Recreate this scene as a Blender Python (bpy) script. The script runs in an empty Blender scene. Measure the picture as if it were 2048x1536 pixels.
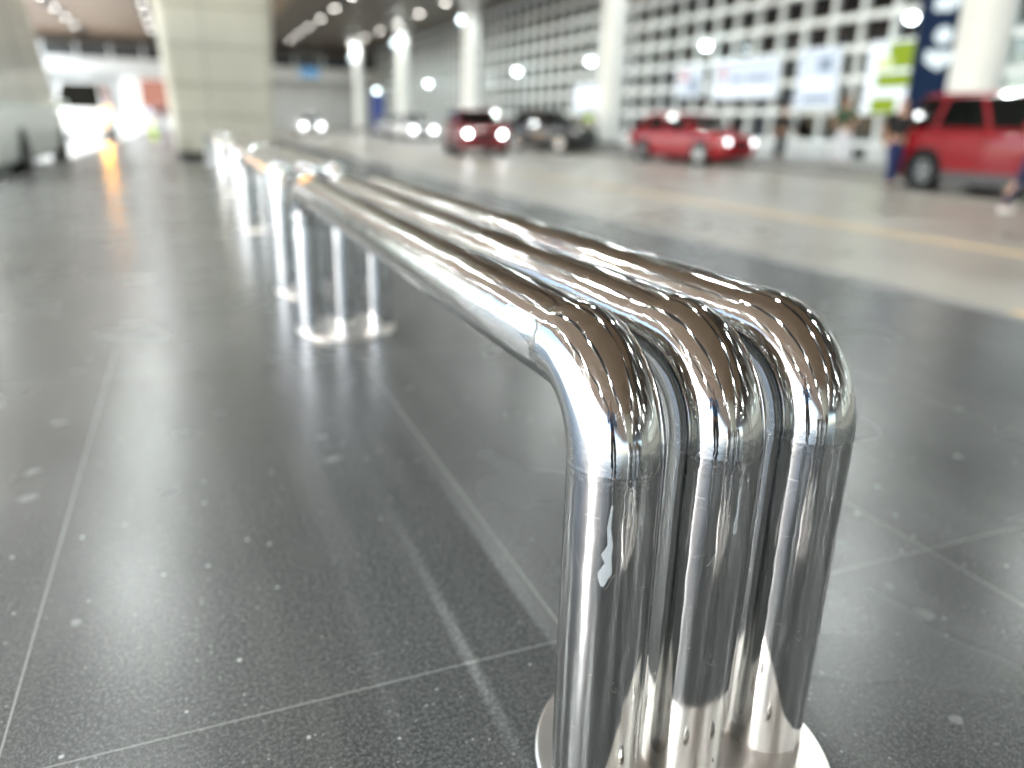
import bpy, math, random
from mathutils import Vector, Matrix
random.seed(7)
S = bpy.context.scene
COL = S.collection
rad = math.radians

# ------------------------------------------------------------------ camera
cam_d = bpy.data.cameras.new("camera")
cam = bpy.data.objects.new("camera", cam_d)
COL.objects.link(cam)
CR = ((0.9255268524637125, 0.10113578564468378, -0.36492683955917277),
      (-0.3779815309884267, 0.30531264321143625, -0.8740218258870263),
      (0.023021893932921336, 0.9468662750131503, 0.32080250878455197))
CM = Matrix(CR).to_4x4()
CM.translation = Vector((0, 0, .95))
cam.matrix_world = CM
cam_d.sensor_width = 36
cam_d.lens = 1527.5 / 2048 * 36
cam_d.clip_start = .02
cam_d.clip_end = 2000
cam_d.dof.use_dof = True
cam_d.dof.focus_distance = 1.0
cam_d.dof.aperture_fstop = 1.42
cam_d.dof.aperture_blades = 0
S.camera = cam

# ------------------------------------------------------------------ world, sun, exposure
w = bpy.data.worlds.new("World"); S.world = w; w.use_nodes = True
nt = w.node_tree
sky = nt.nodes.new("ShaderNodeTexSky"); sky.sky_type = 'NISHITA'; sky.sun_disc = False
sky.sun_elevation = rad(33); sky.sun_rotation = rad(-100)
sky.air_density = 1.0; sky.dust_density = 1.5; sky.ozone_density = 2.0
bg = nt.nodes['Background']; bg.inputs[1].default_value = .10
nt.links.new(sky.outputs[0], bg.inputs[0])
sun_d = bpy.data.lights.new("sun", 'SUN'); sun_d.energy = 1.9; sun_d.angle = rad(12); sun_d.color = (.97, .99, 1)
sun = bpy.data.objects.new("sun", sun_d); COL.objects.link(sun)
sun.rotation_euler = Vector((-math.sin(rad(100)) * math.cos(rad(33)), math.cos(rad(100)) * math.cos(rad(33)), math.sin(rad(33)))).to_track_quat('Z', 'Y').to_euler()
S.view_settings.view_transform = 'Standard'
S.view_settings.look = 'None'
S.view_settings.exposure = 2.6
S.view_settings.gamma = 1
S.render.engine = 'CYCLES'
c = S.cycles
c.use_denoising = True
c.max_bounces = 8; c.diffuse_bounces = 3; c.glossy_bounces = 6; c.transparent_max_bounces = 8
c.caustics_reflective = False; c.caustics_refractive = False
c.sample_clamp_indirect = 12
c.blur_glossy = .1

# ------------------------------------------------------------------ helpers
def link(o, parent=None):
    COL.objects.link(o)
    if parent: o.parent = parent
    return o

def tag(o, label=None, cat=None, group=None, kind=None):
    if label: o['label'] = label
    if cat: o['category'] = cat
    if group: o['group'] = group
    if kind: o['kind'] = kind
    return o

def empty(name, loc=(0, 0, 0), rz=0):
    o = bpy.data.objects.new(name, None); COL.objects.link(o)
    o.location = loc; o.rotation_euler = (0, 0, rz); o.empty_display_size = .1
    return o

class MB:
    def __init__(s): s.v = []; s.f = []; s.m = []; s.cur = 0
    def add(s, vs, fs):
        b = len(s.v); s.v += [tuple(v) for v in vs]
        for f in fs: s.f.append(tuple(b + i for i in f)); s.m.append(s.cur)
    def box(s, x0, x1, y0, y1, z0, z1):
        s.add([(x0, y0, z0), (x1, y0, z0), (x1, y1, z0), (x0, y1, z0), (x0, y0, z1), (x1, y0, z1), (x1, y1, z1), (x0, y1, z1)],
              [(0, 3, 2, 1), (4, 5, 6, 7), (0, 1, 5, 4), (1, 2, 6, 5), (2, 3, 7, 6), (3, 0, 4, 7)])
    def quad(s, *p): s.add(p, [tuple(range(len(p)))])
    def cyl(s, p0, p1, r0, r1=None, n=24, cap=True):
        r1 = r0 if r1 is None else r1
        p0 = Vector(p0); p1 = Vector(p1); d = (p1 - p0).normalized()
        a = d.orthogonal().normalized(); b = d.cross(a)
        vs = []
        for p, r in ((p0, r0), (p1, r1)):
            for i in range(n):
                t = 2 * math.pi * i / n
                vs.append(p + (a * math.cos(t) + b * math.sin(t)) * r)
        fs = [(i, (i + 1) % n, n + (i + 1) % n, n + i) for i in range(n)]
        if cap: fs += [tuple(range(n - 1, -1, -1)), tuple(range(n, 2 * n))]
        s.add(vs, fs)
    def lathe(s, prof, n=32, c=(0, 0, 0), cap=True):   # prof: (r,z)
        vs = []
        for r, z in prof:
            for i in range(n):
                t = 2 * math.pi * i / n
                vs.append((c[0] + r * math.cos(t), c[1] + r * math.sin(t), c[2] + z))
        fs = []
        for k in range(len(prof) - 1):
            for i in range(n):
                j = (i + 1) % n
                fs.append((k * n + i, k * n + j, (k + 1) * n + j, (k + 1) * n + i))
        if cap: fs.append(tuple(range((len(prof) - 1) * n, len(prof) * n)))
        s.add(vs, fs)
    def prism(s, pts, h0, h1, axis='z'):      # polygon extruded
        n = len(pts)
        def P(a, b, h): return (a, b, h) if axis == 'z' else ((a, h, b) if axis == 'y' else (h, a, b))
        vs = [P(a, b, h0) for a, b in pts] + [P(a, b, h1) for a, b in pts]
        fs = [(i, (i + 1) % n, n + (i + 1) % n, n + i) for i in range(n)] + [tuple(range(n - 1, -1, -1)), tuple(range(n, 2 * n))]
        s.add(vs, fs)
    def build(s, name, mats, parent=None, smooth=False, bevel=0, sharp=40):
        me = bpy.data.meshes.new(name); me.from_pydata(s.v, [], s.f)
        if not isinstance(mats, (list, tuple)): mats = [mats]
        for m in mats: me.materials.append(m)
        me.polygons.foreach_set('material_index', s.m)
        me.update()
        if smooth: 
            me.polygons.foreach_set('use_smooth', [True] * len(me.polygons))
            me.set_sharp_from_angle(angle=rad(sharp))
        o = bpy.data.objects.new(name, me)
        if bevel:
            b = o.modifiers.new('bevel', 'BEVEL'); b.width = bevel; b.segments = 2; b.limit_method = 'ANGLE'
        return link(o, parent)

def copy_tree(o, parent=None):
    cc = o.copy(); COL.objects.link(cc)
    if parent: cc.parent = parent
    for ch in list(o.children): copy_tree(ch, cc)
    return cc

# ------------------------------------------------------------------ materials
def mat(name, col=(.5, .5, .5), rough=.5, metal=0, emit=None, es=1, coat=0, spec=.5):
    m = bpy.data.materials.new(name); m.use_nodes = True
    b = m.node_tree.nodes['Principled BSDF']
    b.inputs['Base Color'].default_value = (*col, 1)
    b.inputs['Roughness'].default_value = rough
    b.inputs['Metallic'].default_value = metal
    b.inputs['Specular IOR Level'].default_value = spec
    if coat: b.inputs['Coat Weight'].default_value = coat; b.inputs['Coat Roughness'].default_value = .05
    if emit:
        b.inputs['Emission Color'].default_value = (*emit, 1); b.inputs['Emission Strength'].default_value = es
    return m

def N(m, t, **k):
    n = m.node_tree.nodes.new(t)
    for a, v in k.items(): setattr(n, a, v)
    return n
def L(m, a, b): m.node_tree.links.new(a, b)
def bsdf(m): return m.node_tree.nodes['Principled BSDF']
def mth(m, op, a, b=None, c3=None, clamp=False):
    n = N(m, 'ShaderNodeMath', operation=op); n.use_clamp = clamp
    for i, x in enumerate((a, b, c3)):
        if x is None: continue
        if isinstance(x, (int, float)): n.inputs[i].default_value = x
        else: L(m, x, n.inputs[i])
    return n.outputs[0]
def ramp(m, x, stops):
    n = N(m, 'ShaderNodeValToRGB'); L(m, x, n.inputs[0])
    e = n.color_ramp.elements
    while len(e) < len(stops): e.new(.5)
    for i, (p, cc) in enumerate(stops):
        e[i].position = p; e[i].color = (*cc, 1) if len(cc) == 3 else cc
    return n.outputs[0]
def noise(m, vec, scale, detail=4, rough=.5, dist=0):
    n = N(m, 'ShaderNodeTexNoise'); n.inputs['Scale'].default_value = scale
    n.inputs['Detail'].default_value = detail; n.inputs['Roughness'].default_value = rough
    n.inputs['Distortion'].default_value = dist
    if vec is not None: L(m, vec, n.inputs['Vector'])
    return n.outputs[0]
def mix(m, fac, a, b, blend='MIX'):
    n = N(m, 'ShaderNodeMix', data_type='RGBA', blend_type=blend)
    for i, x in ((0, fac), (6, a), (7, b)):
        if isinstance(x, (int, float)): n.inputs[i].default_value = x
        elif isinstance(x, tuple): n.inputs[i].default_value = (*x, 1)
        else: L(m, x, n.inputs[i])
    return n.outputs[2]
def vmul(m, v, s3):
    n = N(m, 'ShaderNodeVectorMath', operation='MULTIPLY'); L(m, v, n.inputs[0]); n.inputs[1].default_value = s3
    return n.outputs[0]
def gray(v): return (v, v, v)

# polished steel: mirror-like, slightly wavy, with hairline scratches and smudges
S1W = .532; S2W = S1W + .122 * math.pi / 2; TOTW = 2 * S2W + 2.826 - .244
def steel(name, scratch=True):
    m = mat(name, (.57, .575, .575), .035, 1)
    b = bsdf(m)
    tc = N(m, 'ShaderNodeTexCoord'); uv = tc.outputs['UV']; ob = tc.outputs['Object']
    # hairline scratches = edges of warped stretched voronoi cells and sparse arcs
    def lines(scale3, warp, width, seed):
        nz = N(m, 'ShaderNodeTexNoise'); nz.inputs['Scale'].default_value = 6 + seed; L(m, ob, nz.inputs['Vector'])
        nv = N(m, 'ShaderNodeVectorMath', operation='MULTIPLY_ADD'); L(m, nz.outputs['Color'], nv.inputs[0])
        nv.inputs[1].default_value = (warp,) * 3; L(m, uv, nv.inputs[2])
        mv = vmul(m, nv.outputs[0], scale3)
        v = N(m, 'ShaderNodeTexVoronoi', feature='DISTANCE_TO_EDGE'); v.inputs['Scale'].default_value = 1
        L(m, mv, v.inputs['Vector'])
        return mth(m, 'LESS_THAN', v.outputs['Distance'], width)
    l1 = lines((11, 13, 1), .30, .0022, 0)
    l2 = lines((24, 21, 1), .22, .003, 3)
    l3 = mth(m, 'MULTIPLY', lines((90, 7, 1), .05, .005, 7), mth(m, 'GREATER_THAN', noise(m, ob, 13, 2), .56))
    mask = mth(m, 'GREATER_THAN', noise(m, ob, 9, 2), .52)
    mask2 = mth(m, 'GREATER_THAN', noise(m, ob, 17, 2), .55)
    s0 = N(m, 'ShaderNodeSeparateXYZ'); L(m, uv, s0.inputs[0])
    def inb(a, b2): return mth(m, 'MULTIPLY', mth(m, 'GREATER_THAN', s0.outputs[0], a), mth(m, 'LESS_THAN', s0.outputs[0], b2))
    bend = inb(S1W + .01, S2W + .10)
    leg = mth(m, 'MULTIPLY', mth(m, 'LESS_THAN', s0.outputs[0], S1W), mth(m, 'GREATER_THAN', noise(m, ob, 31, 1), .45))
    l3 = mth(m, 'MULTIPLY', l3, bend)
    l1 = mth(m, 'MULTIPLY', l1, mth(m, 'SUBTRACT', 1, leg)); l2 = mth(m, 'MULTIPLY', l2, mth(m, 'SUBTRACT', 1, leg))
    sc = mth(m, 'MAXIMUM', l3, mth(m, 'MAXIMUM', mth(m, 'MULTIPLY', l1, mask), mth(m, 'MULTIPLY', l2, mask2)))
    smudge = ramp(m, noise(m, vmul(m, uv, (6, 18, 1)), 1.6, 6, .65), [(.42, gray(0)), (.72, gray(1))])
    r = mth(m, 'ADD', mth(m, 'MULTIPLY', smudge, .06), .042)
    tg = N(m, 'ShaderNodeTangent'); tg.direction_type = 'UV_MAP'; tg.uv_map = 'UVMap'
    L(m, tg.outputs[0], b.inputs['Tangent']); b.inputs['Anisotropic'].default_value = 1.0; b.inputs['Anisotropic Rotation'].default_value = 0
    r = mth(m, 'ADD', r, mth(m, 'MULTIPLY', sc, .2))
    L(m, r, b.inputs['Roughness'])
    cc = mix(m, smudge, (.575, .58, .58), (.50, .50, .49))
    L(m, cc, b.inputs['Base Color'])
    # waviness of drawn tube: long, soft ripples
    h = noise(m, vmul(m, uv, (7, 22, 1)), 1, 2, .5)
    h2 = noise(m, vmul(m, uv, (45, 60, 1)), 1, 2, .5)
    # near the welds the tube wall is drawn and ground uneven
    su = N(m, 'ShaderNodeSeparateXYZ'); L(m, uv, su.inputs[0])
    near = None
    for w0 in (S1W, S2W, TOTW - S2W, TOTW - S1W):
        d = mth(m, 'DIVIDE', mth(m, 'SUBTRACT', su.outputs[0], w0), .022)
        gsn = mth(m, 'POWER', 2.718, mth(m, 'MULTIPLY', mth(m, 'MULTIPLY', d, d), -1))
        near = gsn if near is None else mth(m, 'ADD', near, gsn)
    dents = noise(m, vmul(m, uv, (38, 30, 1)), 1, 3, .55)
    hh = mth(m, 'ADD', mth(m, 'MULTIPLY', h, 1.0), mth(m, 'MULTIPLY', h2, .03))
    hh = mth(m, 'ADD', hh, mth(m, 'MULTIPLY', mth(m, 'MULTIPLY', dents, near), .6))
    bp = N(m, 'ShaderNodeBump'); bp.inputs['Strength'].default_value = 1; bp.inputs['Distance'].default_value = .0015
    L(m, hh, bp.inputs['Height']); L(m, bp.outputs[0], b.inputs['Normal'])
    return m
M_steel = steel('polished_steel')
M_plate = mat('brushed_steel_plate', (.74, .70, .66), .32, 1)
tcn = N(M_plate, 'ShaderNodeTexCoord')
L(M_plate, ramp(M_plate, noise(M_plate, tcn.outputs['Object'], 14, 6, .6), [(.3, gray(.27)), (.75, gray(.36))]), bsdf(M_plate).inputs['Roughness'])
M_bolt = mat('bolt_steel', (.6, .58, .55), .2, 1)

# dark granite tile floor
def granite():
    m = mat('granite_tiles', (.06, .06, .06), .3)
    b = bsdf(m)
    g = N(m, 'ShaderNodeNewGeometry'); P = g.outputs['Position']
    sp = N(m, 'ShaderNodeSeparateXYZ'); L(m, P, sp.inputs[0])
    def joint(v, off, per, wd):
        t = mth(m, 'FLOORED_MODULO', mth(m, 'SUBTRACT', v, off), per)
        d = mth(m, 'MINIMUM', t, mth(m, 'SUBTRACT', per, t))
        return mth(m, 'LESS_THAN', d, wd)
    jm = mth(m, 'MAXIMUM', joint(sp.outputs[0], .601, .965, .0013), joint(sp.outputs[1], 1.115, 2.04, .0010))
    # per tile tone
    cx = mth(m, 'FLOOR', mth(m, 'DIVIDE', mth(m, 'SUBTRACT', sp.outputs[0], .601), .965))
    cy = mth(m, 'FLOOR', mth(m, 'DIVIDE', mth(m, 'SUBTRACT', sp.outputs[1], 1.115), 2.04))
    cb = N(m, 'ShaderNodeCombineXYZ'); L(m, cx, cb.inputs[0]); L(m, cy, cb.inputs[1])
    wn = N(m, 'ShaderNodeTexWhiteNoise'); L(m, cb.outputs[0], wn.inputs['Vector'])
    fine = noise(m, P, 300, 3, .75)
    mid = noise(m, P, 130, 3, .7)
    grain = mth(m, 'ADD', mth(m, 'MULTIPLY', fine, .6), mth(m, 'MULTIPLY', mid, .4))
    base = ramp(m, grain, [(.38, (.009, .0102, .0105)), (.5, (.027, .0295, .0295)), (.62, (.115, .121, .12))])
    tone = mth(m, 'ADD', mth(m, 'MULTIPLY', wn.outputs[0], .4), .85)
    base = mix(m, 1, base, (1, 1, 1), 'MULTIPLY')
    hs = N(m, 'ShaderNodeHueSaturation'); L(m, base, hs.inputs['Color']); L(m, tone, hs.inputs['Value'])
    base = hs.outputs[0]
    # broad dust film
    dust = ramp(m, noise(m, P, 1.3, 3, .5), [(.3, gray(0)), (.8, gray(1))])
    base = mix(m, mth(m, 'MULTIPLY', dust, .12), base, (.17, .17, .16))
    streak = ramp(m, noise(m, vmul(m, P, (9, .8, 1)), 1, 2, .5), [(.45, gray(0)), (.8, gray(1))])
    base = mix(m, mth(m, 'MULTIPLY', streak, .09), base, (.2, .195, .18))
    # pale dried drops and gum spots
    def spots(scale, thr, keep, warp):
        nz = N(m, 'ShaderNodeTexNoise'); nz.inputs['Scale'].default_value = scale * 2.2; L(m, P, nz.inputs['Vector'])
        nv = N(m, 'ShaderNodeVectorMath', operation='MULTIPLY_ADD'); L(m, nz.outputs['Color'], nv.inputs[0])
        nv.inputs[1].default_value = (warp,) * 3; L(m, P, nv.inputs[2])
        v = N(m, 'ShaderNodeTexVoronoi'); v.inputs['Scale'].default_value = scale; v.voronoi_dimensions = '2D'
        L(m, nv.outputs[0], v.inputs['Vector'])
        s2 = N(m, 'ShaderNodeSeparateColor'); L(m, v.outputs['Color'], s2.inputs[0])
        rr = mth(m, 'MULTIPLY', s2.outputs[1], thr)
        a = mth(m, 'SUBTRACT', 1, mth(m, 'DIVIDE', v.outputs['Distance'], rr), clamp=True)
        a = mth(m, 'MULTIPLY', a, 2.2, clamp=True)
        return mth(m, 'MULTIPLY', a, mth(m, 'GREATER_THAN', s2.outputs[0], keep))
    s1 = spots(5.0, .13, .74, .10)
    s3 = spots(22, .12, .92, .0)
    s4 = spots(80, .2, .95, .0)
    base = mix(m, mth(m, 'MULTIPLY', s1, .18), base, (.36, .36, .35))
    base = mix(m, mth(m, 'MULTIPLY', s3, .4), base, (.45, .45, .43))
    base = mix(m, mth(m, 'MULTIPLY', s4, .4), base, (.5, .5, .48))
    base = mix(m, mth(m, 'MULTIPLY', jm, .38), base, (.34, .34, .32))
    L(m, base, b.inputs['Base Color'])
    r = mth(m, 'ADD', mth(m, 'MULTIPLY', noise(m, P, 1.8, 2, .5), .12), .20)
    r = mth(m, 'ADD', r, mth(m, 'MULTIPLY', mth(m, 'MAXIMUM', s1, s3), .3))
    r = mth(m, 'ADD', r, mth(m, 'MULTIPLY', jm, .35))
    L(m, r, b.inputs['Roughness'])
    b.inputs['IOR'].default_value = 1.42
    bp = N(m, 'ShaderNodeBump'); bp.inputs['Strength'].default_value = .2; bp.inputs['Distance'].default_value = .001
    L(m, mth(m, 'SUBTRACT', grain, jm), bp.inputs['Height']); L(m, bp.outputs[0], b.inputs['Normal'])
    return m
M_gran = granite()

def concrete(name, c0, c1, rough=.6, scale=.7, rvar=.15):
    m = mat(name, c0, rough); b = bsdf(m)
    g = N(m, 'ShaderNodeNewGeometry'); P = g.outputs['Position']
    a = noise(m, P, scale, 7, .62); a2 = noise(m, P, scale * 30, 4, .6)
    f = mth(m, 'ADD', mth(m, 'MULTIPLY', a, .75), mth(m, 'MULTIPLY', a2, .25))
    L(m, ramp(m, f, [(.35, c0), (.65, c1)]), b.inputs['Base Color'])
    L(m, mth(m, 'ADD', mth(m, 'MULTIPLY', a, rvar), rough - rvar / 2), b.inputs['Roughness'])
    return m
M_road = concrete('road_concrete', (.17, .155, .132), (.27, .25, .212), .30, .45, .25)
M_kerb = concrete('kerb_stone', (.10, .10, .095), (.16, .155, .15), .5)
M_farpave = concrete('far_paving', (.16, .155, .15), (.24, .235, .22), .4)
M_pillar = concrete('pillar_concrete', (.53, .51, .435), (.63, .61, .52), .55, .5)
M_joint = mat('panel_joint', (.36, .35, .30), .8)
M_white = mat('white_paint', (.80, .81, .80), .4)
M_col = concrete('column_white', (.70, .71, .69), (.80, .81, .79), .45, .6)
M_frame = mat('pale_frame', (.80, .84, .84), .4)
M_dark = mat('dark_rubber', (.006, .006, .006), .6, spec=.25)
M_black = mat('black_plastic', (.004, .004, .0045), .4, spec=.25)
M_yline = concrete('yellow_road_paint', (.46, .31, .14), (.52, .37, .19), .5, 3)

def ceiling_mat():
    m = mat('brown_ceiling_panels', (.2, .13, .08), .5); b = bsdf(m)
    g = N(m, 'ShaderNodeNewGeometry'); sp = N(m, 'ShaderNodeSeparateXYZ'); L(m, g.outputs['Position'], sp.inputs[0])
    t = mth(m, 'FLOORED_MODULO', sp.outputs[1], .3)
    j = mth(m, 'LESS_THAN', t, .03)
    tone = noise(m, g.outputs['Position'], .25, 3)
    cc = ramp(m, tone, [(.3, (.29, .195, .125)), (.7, (.35, .24, .16))])
    L(m, mix(m, mth(m, 'MULTIPLY', j, .8), cc, (.03, .02, .015)), b.inputs['Base Color'])
    return m
M_ceil = ceiling_mat()
def emis(name, col, s):
    m = bpy.data.materials.new(name); m.use_nodes = True; n = m.node_tree; n.nodes.clear()
    e = n.nodes.new('ShaderNodeEmission'); e.inputs[0].default_value = (*col, 1); e.inputs[1].default_value = s
    o = n.nodes.new('ShaderNodeOutputMaterial'); n.links.new(e.outputs[0], o.inputs[0]); return m
M_lamp = emis('downlight_glow', (1, .95, .87), 5)
M_lampc = emis('cool_lamp_glow', (.82, .97, 1), 3)
M_lampg = emis('globe_lamp_glow', (.82, .97, 1), 5)
M_box = emis('lightbox_white', (.85, .93, 1), .24)
M_boxb = emis('lightbox_blue_white', (.78, .88, 1), .19)
M_lime = emis('lightbox_lime', (.45, .62, .06), .13)
M_limeb = emis('lightbox_pale_lime', (.78, .88, .5), .2)
M_gr = emis('lightbox_grey_blue', (.5, .62, .75), .12)
M_pk = emis('lightbox_pink', (.95, .62, .6), .15)
M_red = emis('lightbox_coral', (.9, .42, .32), .12)
M_head = emis('headlight_glow', (.95, .97, 1), 8)
M_amber = emis('amber_lamp_glow', (1, .40, .03), 28)
M_taill = mat('tail_lamp_red', (.35, .01, .012), .15)
M_lens = mat('clear_lamp_lens', (.6, .62, .64), .08, .6)

def glass_mat(name, tint, alpha):
    m = bpy.data.materials.new(name); m.use_nodes = True; n = m.node_tree; n.nodes.clear()
    o = n.nodes.new('ShaderNodeOutputMaterial'); g = n.nodes.new('ShaderNodeBsdfGlossy'); g.inputs['Roughness'].default_value = .03
    t = n.nodes.new('ShaderNodeBsdfTransparent'); t.inputs[0].default_value = (*tint, 1)
    mx = n.nodes.new('ShaderNodeMixShader'); fr = n.nodes.new('ShaderNodeFresnel'); fr.inputs[0].default_value = 1.6
    n.links.new(fr.outputs[0], mx.inputs[0]); n.links.new(t.outputs[0], mx.inputs[1]); n.links.new(g.outputs[0], mx.inputs[2])
    n.links.new(mx.outputs[0], o.inputs[0]); return m
M_glass = glass_mat('curtain_wall_glass', (.85, .9, .88), .5)
M_carglass = mat('dark_car_glass', (.003, .004, .004), .04, 0, spec=.3)
M_paleglass = mat('pale_van_glass', (.82, .79, .72), .08, 0, spec=.6)

# ------------------------------------------------------------------ setting
def sheet(name, x0, x1, y0, y1, z0, z1, m, kind='structure', **k):
    b = MB(); b.box(x0, x1, y0, y1, z0, z1); o = b.build(name, m, **k); tag(o, kind=kind); return o
ZR = -.08
sheet('ground', -400, 400, -400, 600, -.6, -.5, M_road)
sheet('road', 4.28, 15.4, -60, 110, -.5, ZR, M_road)
M_side = concrete('side_road_concrete', (.38, .39, .39), (.48, .49, .49), .5, .35, .2)
sheet('side_road', -60, -2.52, -60, 110, -.5, ZR, M_side)
sheet('pavement', -2.4, 4.14, -60, 110, -.5, 0, M_gran)
sheet('kerb', 4.14, 4.28, -60, 110, -.5, -.003, M_kerb)
sheet('side_kerb', -2.52, -2.4, -60, 110, -.5, -.003, M_kerb)
sheet('far_pavement', 15.4, 40, -60, 110, -.5, .12, M_farpave)
b = MB(); b.box(7.02, 7.17, -50, 105, ZR + .001, ZR + .005); b.build('road_line', M_yline)['kind'] = 'structure'
b = MB(); b.box(4.60, 4.72, 1.6, 3.12, ZR + .001, ZR + .005); b.build('kerbside_line', M_yline)['kind'] = 'structure'
b = MB(); b.box(12.2, 12.33, -50, 105, ZR + .001, ZR + .005); b.build('lane_line', mat('white_road_paint', (.5, .49, .45), .5))['kind'] = 'structure'
CZ = 8.5
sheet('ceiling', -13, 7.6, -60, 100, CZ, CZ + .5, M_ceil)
sheet('shaded_ceiling', 7.6, 30, -60, 100, CZ + .004, CZ + .5, mat('shaded_ceiling_brown', (.085, .056, .034), .45))  # right part of the ceiling, its shade put into a darker brown
M_strip = mat('streak_strip_black', (.008, .007, .006), .5)  # flat black strips added under the ceiling for dark streaks in the steel
for x in (-7.95, -1.8, 4.4, 10.7): sheet('streak_strip', x - .42, x + .42, -60, 99, CZ - .03, CZ - .005, M_strip)

# ------------------------------------------------------------------ benches of bent steel tube
XT = (.476, .634, .792); RT = .064; BH = .662; BR = .122; LEN = 2.826
def tube_path(h, ln, br):
    pts = []   # (y, z, ty, tz)
    def seg(p, q, n, skip=False):
        for i in range(1 if skip else 0, n + 1):
            t = i / n; pts.append((p[0] + (q[0] - p[0]) * t, p[1] + (q[1] - p[1]) * t, q[0] - p[0], q[1] - p[1]))
    seg((0, .008), (0, h - br), 8)
    for i in range(1, 21):
        a = math.pi / 2 * i / 20
        pts.append((br - br * math.cos(a), h - br + br * math.sin(a), math.sin(a), math.cos(a)))
    seg((br, h), (ln - br, h), 40, True)
    for i in range(1, 21):
        a = math.pi / 2 * i / 20
        pts.append((ln - br + br * math.sin(a), h - br + br * math.cos(a), math.cos(a), -math.sin(a)))
    seg((ln, h - br), (ln, .008), 8, True)
    return pts
PATH = tube_path(BH, LEN, BR)
def tube_mesh(r=RT, n=64):
    # insert weld beads at the four bend ends
    vs = []; fs = []; uvs = []
    s = 0; prev = None; rings = []
    for (y, z, ty, tz) in PATH:
        if prev: s += math.hypot(y - prev[0], z - prev[1])
        prev = (y, z); l = math.hypot(ty, tz); rings.append((y, z, ty / l, tz / l, s, 0))
    tot = s; out = []
    welds = [BH - BR - .008, BH - BR - .008 + BR * math.pi / 2]; welds += [tot - x for x in welds]
    for k, rg in enumerate(rings):
        out.append(rg)
        if k + 1 < len(rings):
            a, b2 = rg, rings[k + 1]
            for wd in welds:
                if a[4] - 1e-4 <= wd < b2[4] - 1e-4:
                    for ds, dr in ((.0012, .0), (.0028, .0002), (.0044, .0002), (.006, 0)):
                        t = (wd + ds - a[4]) / (b2[4] - a[4])
                        if t < 1: out.append(tuple(a[i] + (b2[i] - a[i]) * t for i in range(5)) + (dr,))
    for (y, z, ty, tz, s, dr) in out:
        for i in range(n + 1):
            t = 2 * math.pi * i / n
            ny, nz = -tz, ty            # in-plane normal pointing outward of the U
            vs.append(((r + dr) * math.sin(t), y + (r + dr) * math.cos(t) * ny, z + (r + dr) * math.cos(t) * nz))
            uvs.append((s, r * t))
    for k in range(len(out) - 1):
        for i in range(n):
            a = k * (n + 1) + i
            fs.append((a, a + 1, a + n + 2, a + n + 1))
    me = bpy.data.meshes.new('tube'); me.from_pydata(vs, [], fs)
    uvl = me.uv_layers.new(name='UVMap')
    for lp in me.loops: uvl.data[lp.index].uv = uvs[lp.vertex_index]
    me.materials.append(M_steel)
    me.polygons.foreach_set('use_smooth', [True] * len(me.polygons)); me.update()
    return me
TM = tube_mesh()
def path_at(s):
    acc = 0
    for a, b2 in zip(PATH, PATH[1:]):
        d = math.hypot(b2[0] - a[0], b2[1] - a[1])
        if acc + d >= s and d > 0:
            t = (s - acc) / d
            ty = a[2] / math.hypot(a[2], a[3]) * (1 - t) + b2[2] / math.hypot(b2[2], b2[3]) * t
            tz = a[3] / math.hypot(a[2], a[3]) * (1 - t) + b2[3] / math.hypot(b2[2], b2[3]) * t
            l = math.hypot(ty, tz)
            return a[0] + (b2[0] - a[0]) * t, a[1] + (b2[1] - a[1]) * t, ty / l, tz / l
        acc += d
    return (*PATH[-1][:2], 0, -1)
def patch(name, tx, outline, m, parent, off=.0007, wrinkle=.0006, label=None):
    """film stuck on a tube; outline = list of (s, degrees, halfwidth_degrees) rows"""
    vs = []; fs = []; K = 8; rows = []
    for (s0, a0, h0), (s1, a1, h1) in zip(outline, outline[1:]):
        for i in range(6):
            t = i / 6; rows.append((s0 + (s1 - s0) * t, a0 + (a1 - a0) * t, h0 + (h1 - h0) * t))
    rows.append(outline[-1])
    for s, a, h in rows:
        y, z, ty, tz = path_at(s)
        h *= 1 + random.uniform(-.07, .07)
        for i in range(K + 1):
            t = rad(a + h * (2 * i / K - 1)); rr = RT + off + random.uniform(0, wrinkle) * (1 if 0 < i < K else .3)
            vs.append((tx + rr * math.sin(t), y + rr * math.cos(t) * -tz, z + rr * math.cos(t) * ty))
    for k in range(len(rows) - 1):
        for i in range(K):
            a = k * (K + 1) + i; fs.append((a, a + 1, a + K + 2, a + K + 1))
    me = bpy.data.meshes.new(name); me.from_pydata(vs, [], fs); me.materials.append(m)
    me.polygons.foreach_set('use_smooth', [True] * len(me.polygons))
    o = bpy.data.objects.new(name, me); link(o, parent)
    so = o.modifiers.new('s', 'SOLIDIFY'); so.thickness = .0003; so.offset = 1
    if label: o['label'] = label
    return o

def make_bench():
    t = empty('tube_bench', (0, 0, 0))
    for x in XT:
        o = bpy.data.objects.new('tube', TM); o.location = (x, 0, 0); link(o, t)
    for y in (0, LEN):
        b = MB(); b.lathe([(.228, 0), (.231, .002), (.231, .010), (.228, .013), (.0, .013)], 96, (.634, y, .0005))
        p = b.build('base_plate', M_plate, t, smooth=True)
        for x in (XT[0] + .079, XT[1] + .079):
            for dy in (-.135, .135):
                b = MB(); b.lathe([(.019, 0), (.019, .003), (.012, .0031), (.0125, .009), (.010, .015), (.005, .0185), (.0001, .0195)], 20, (x, y + dy, .0138))
                b.build('anchor_bolt', M_bolt, p, smooth=True)
    return t
bench = make_bench()
Y0 = .785; PER = 3.765
bench_labels = ['large polished three-tube steel bench in the foreground, its bent end in sharp focus',
                'polished three-tube steel bench next behind the foreground bench',
                'blurred three-tube steel bench, third along the row from the camera',
                'blurred three-tube steel bench, fourth along the row from the camera',
                'blurred farthest three-tube steel bench, right by the big concrete pillar']
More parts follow.
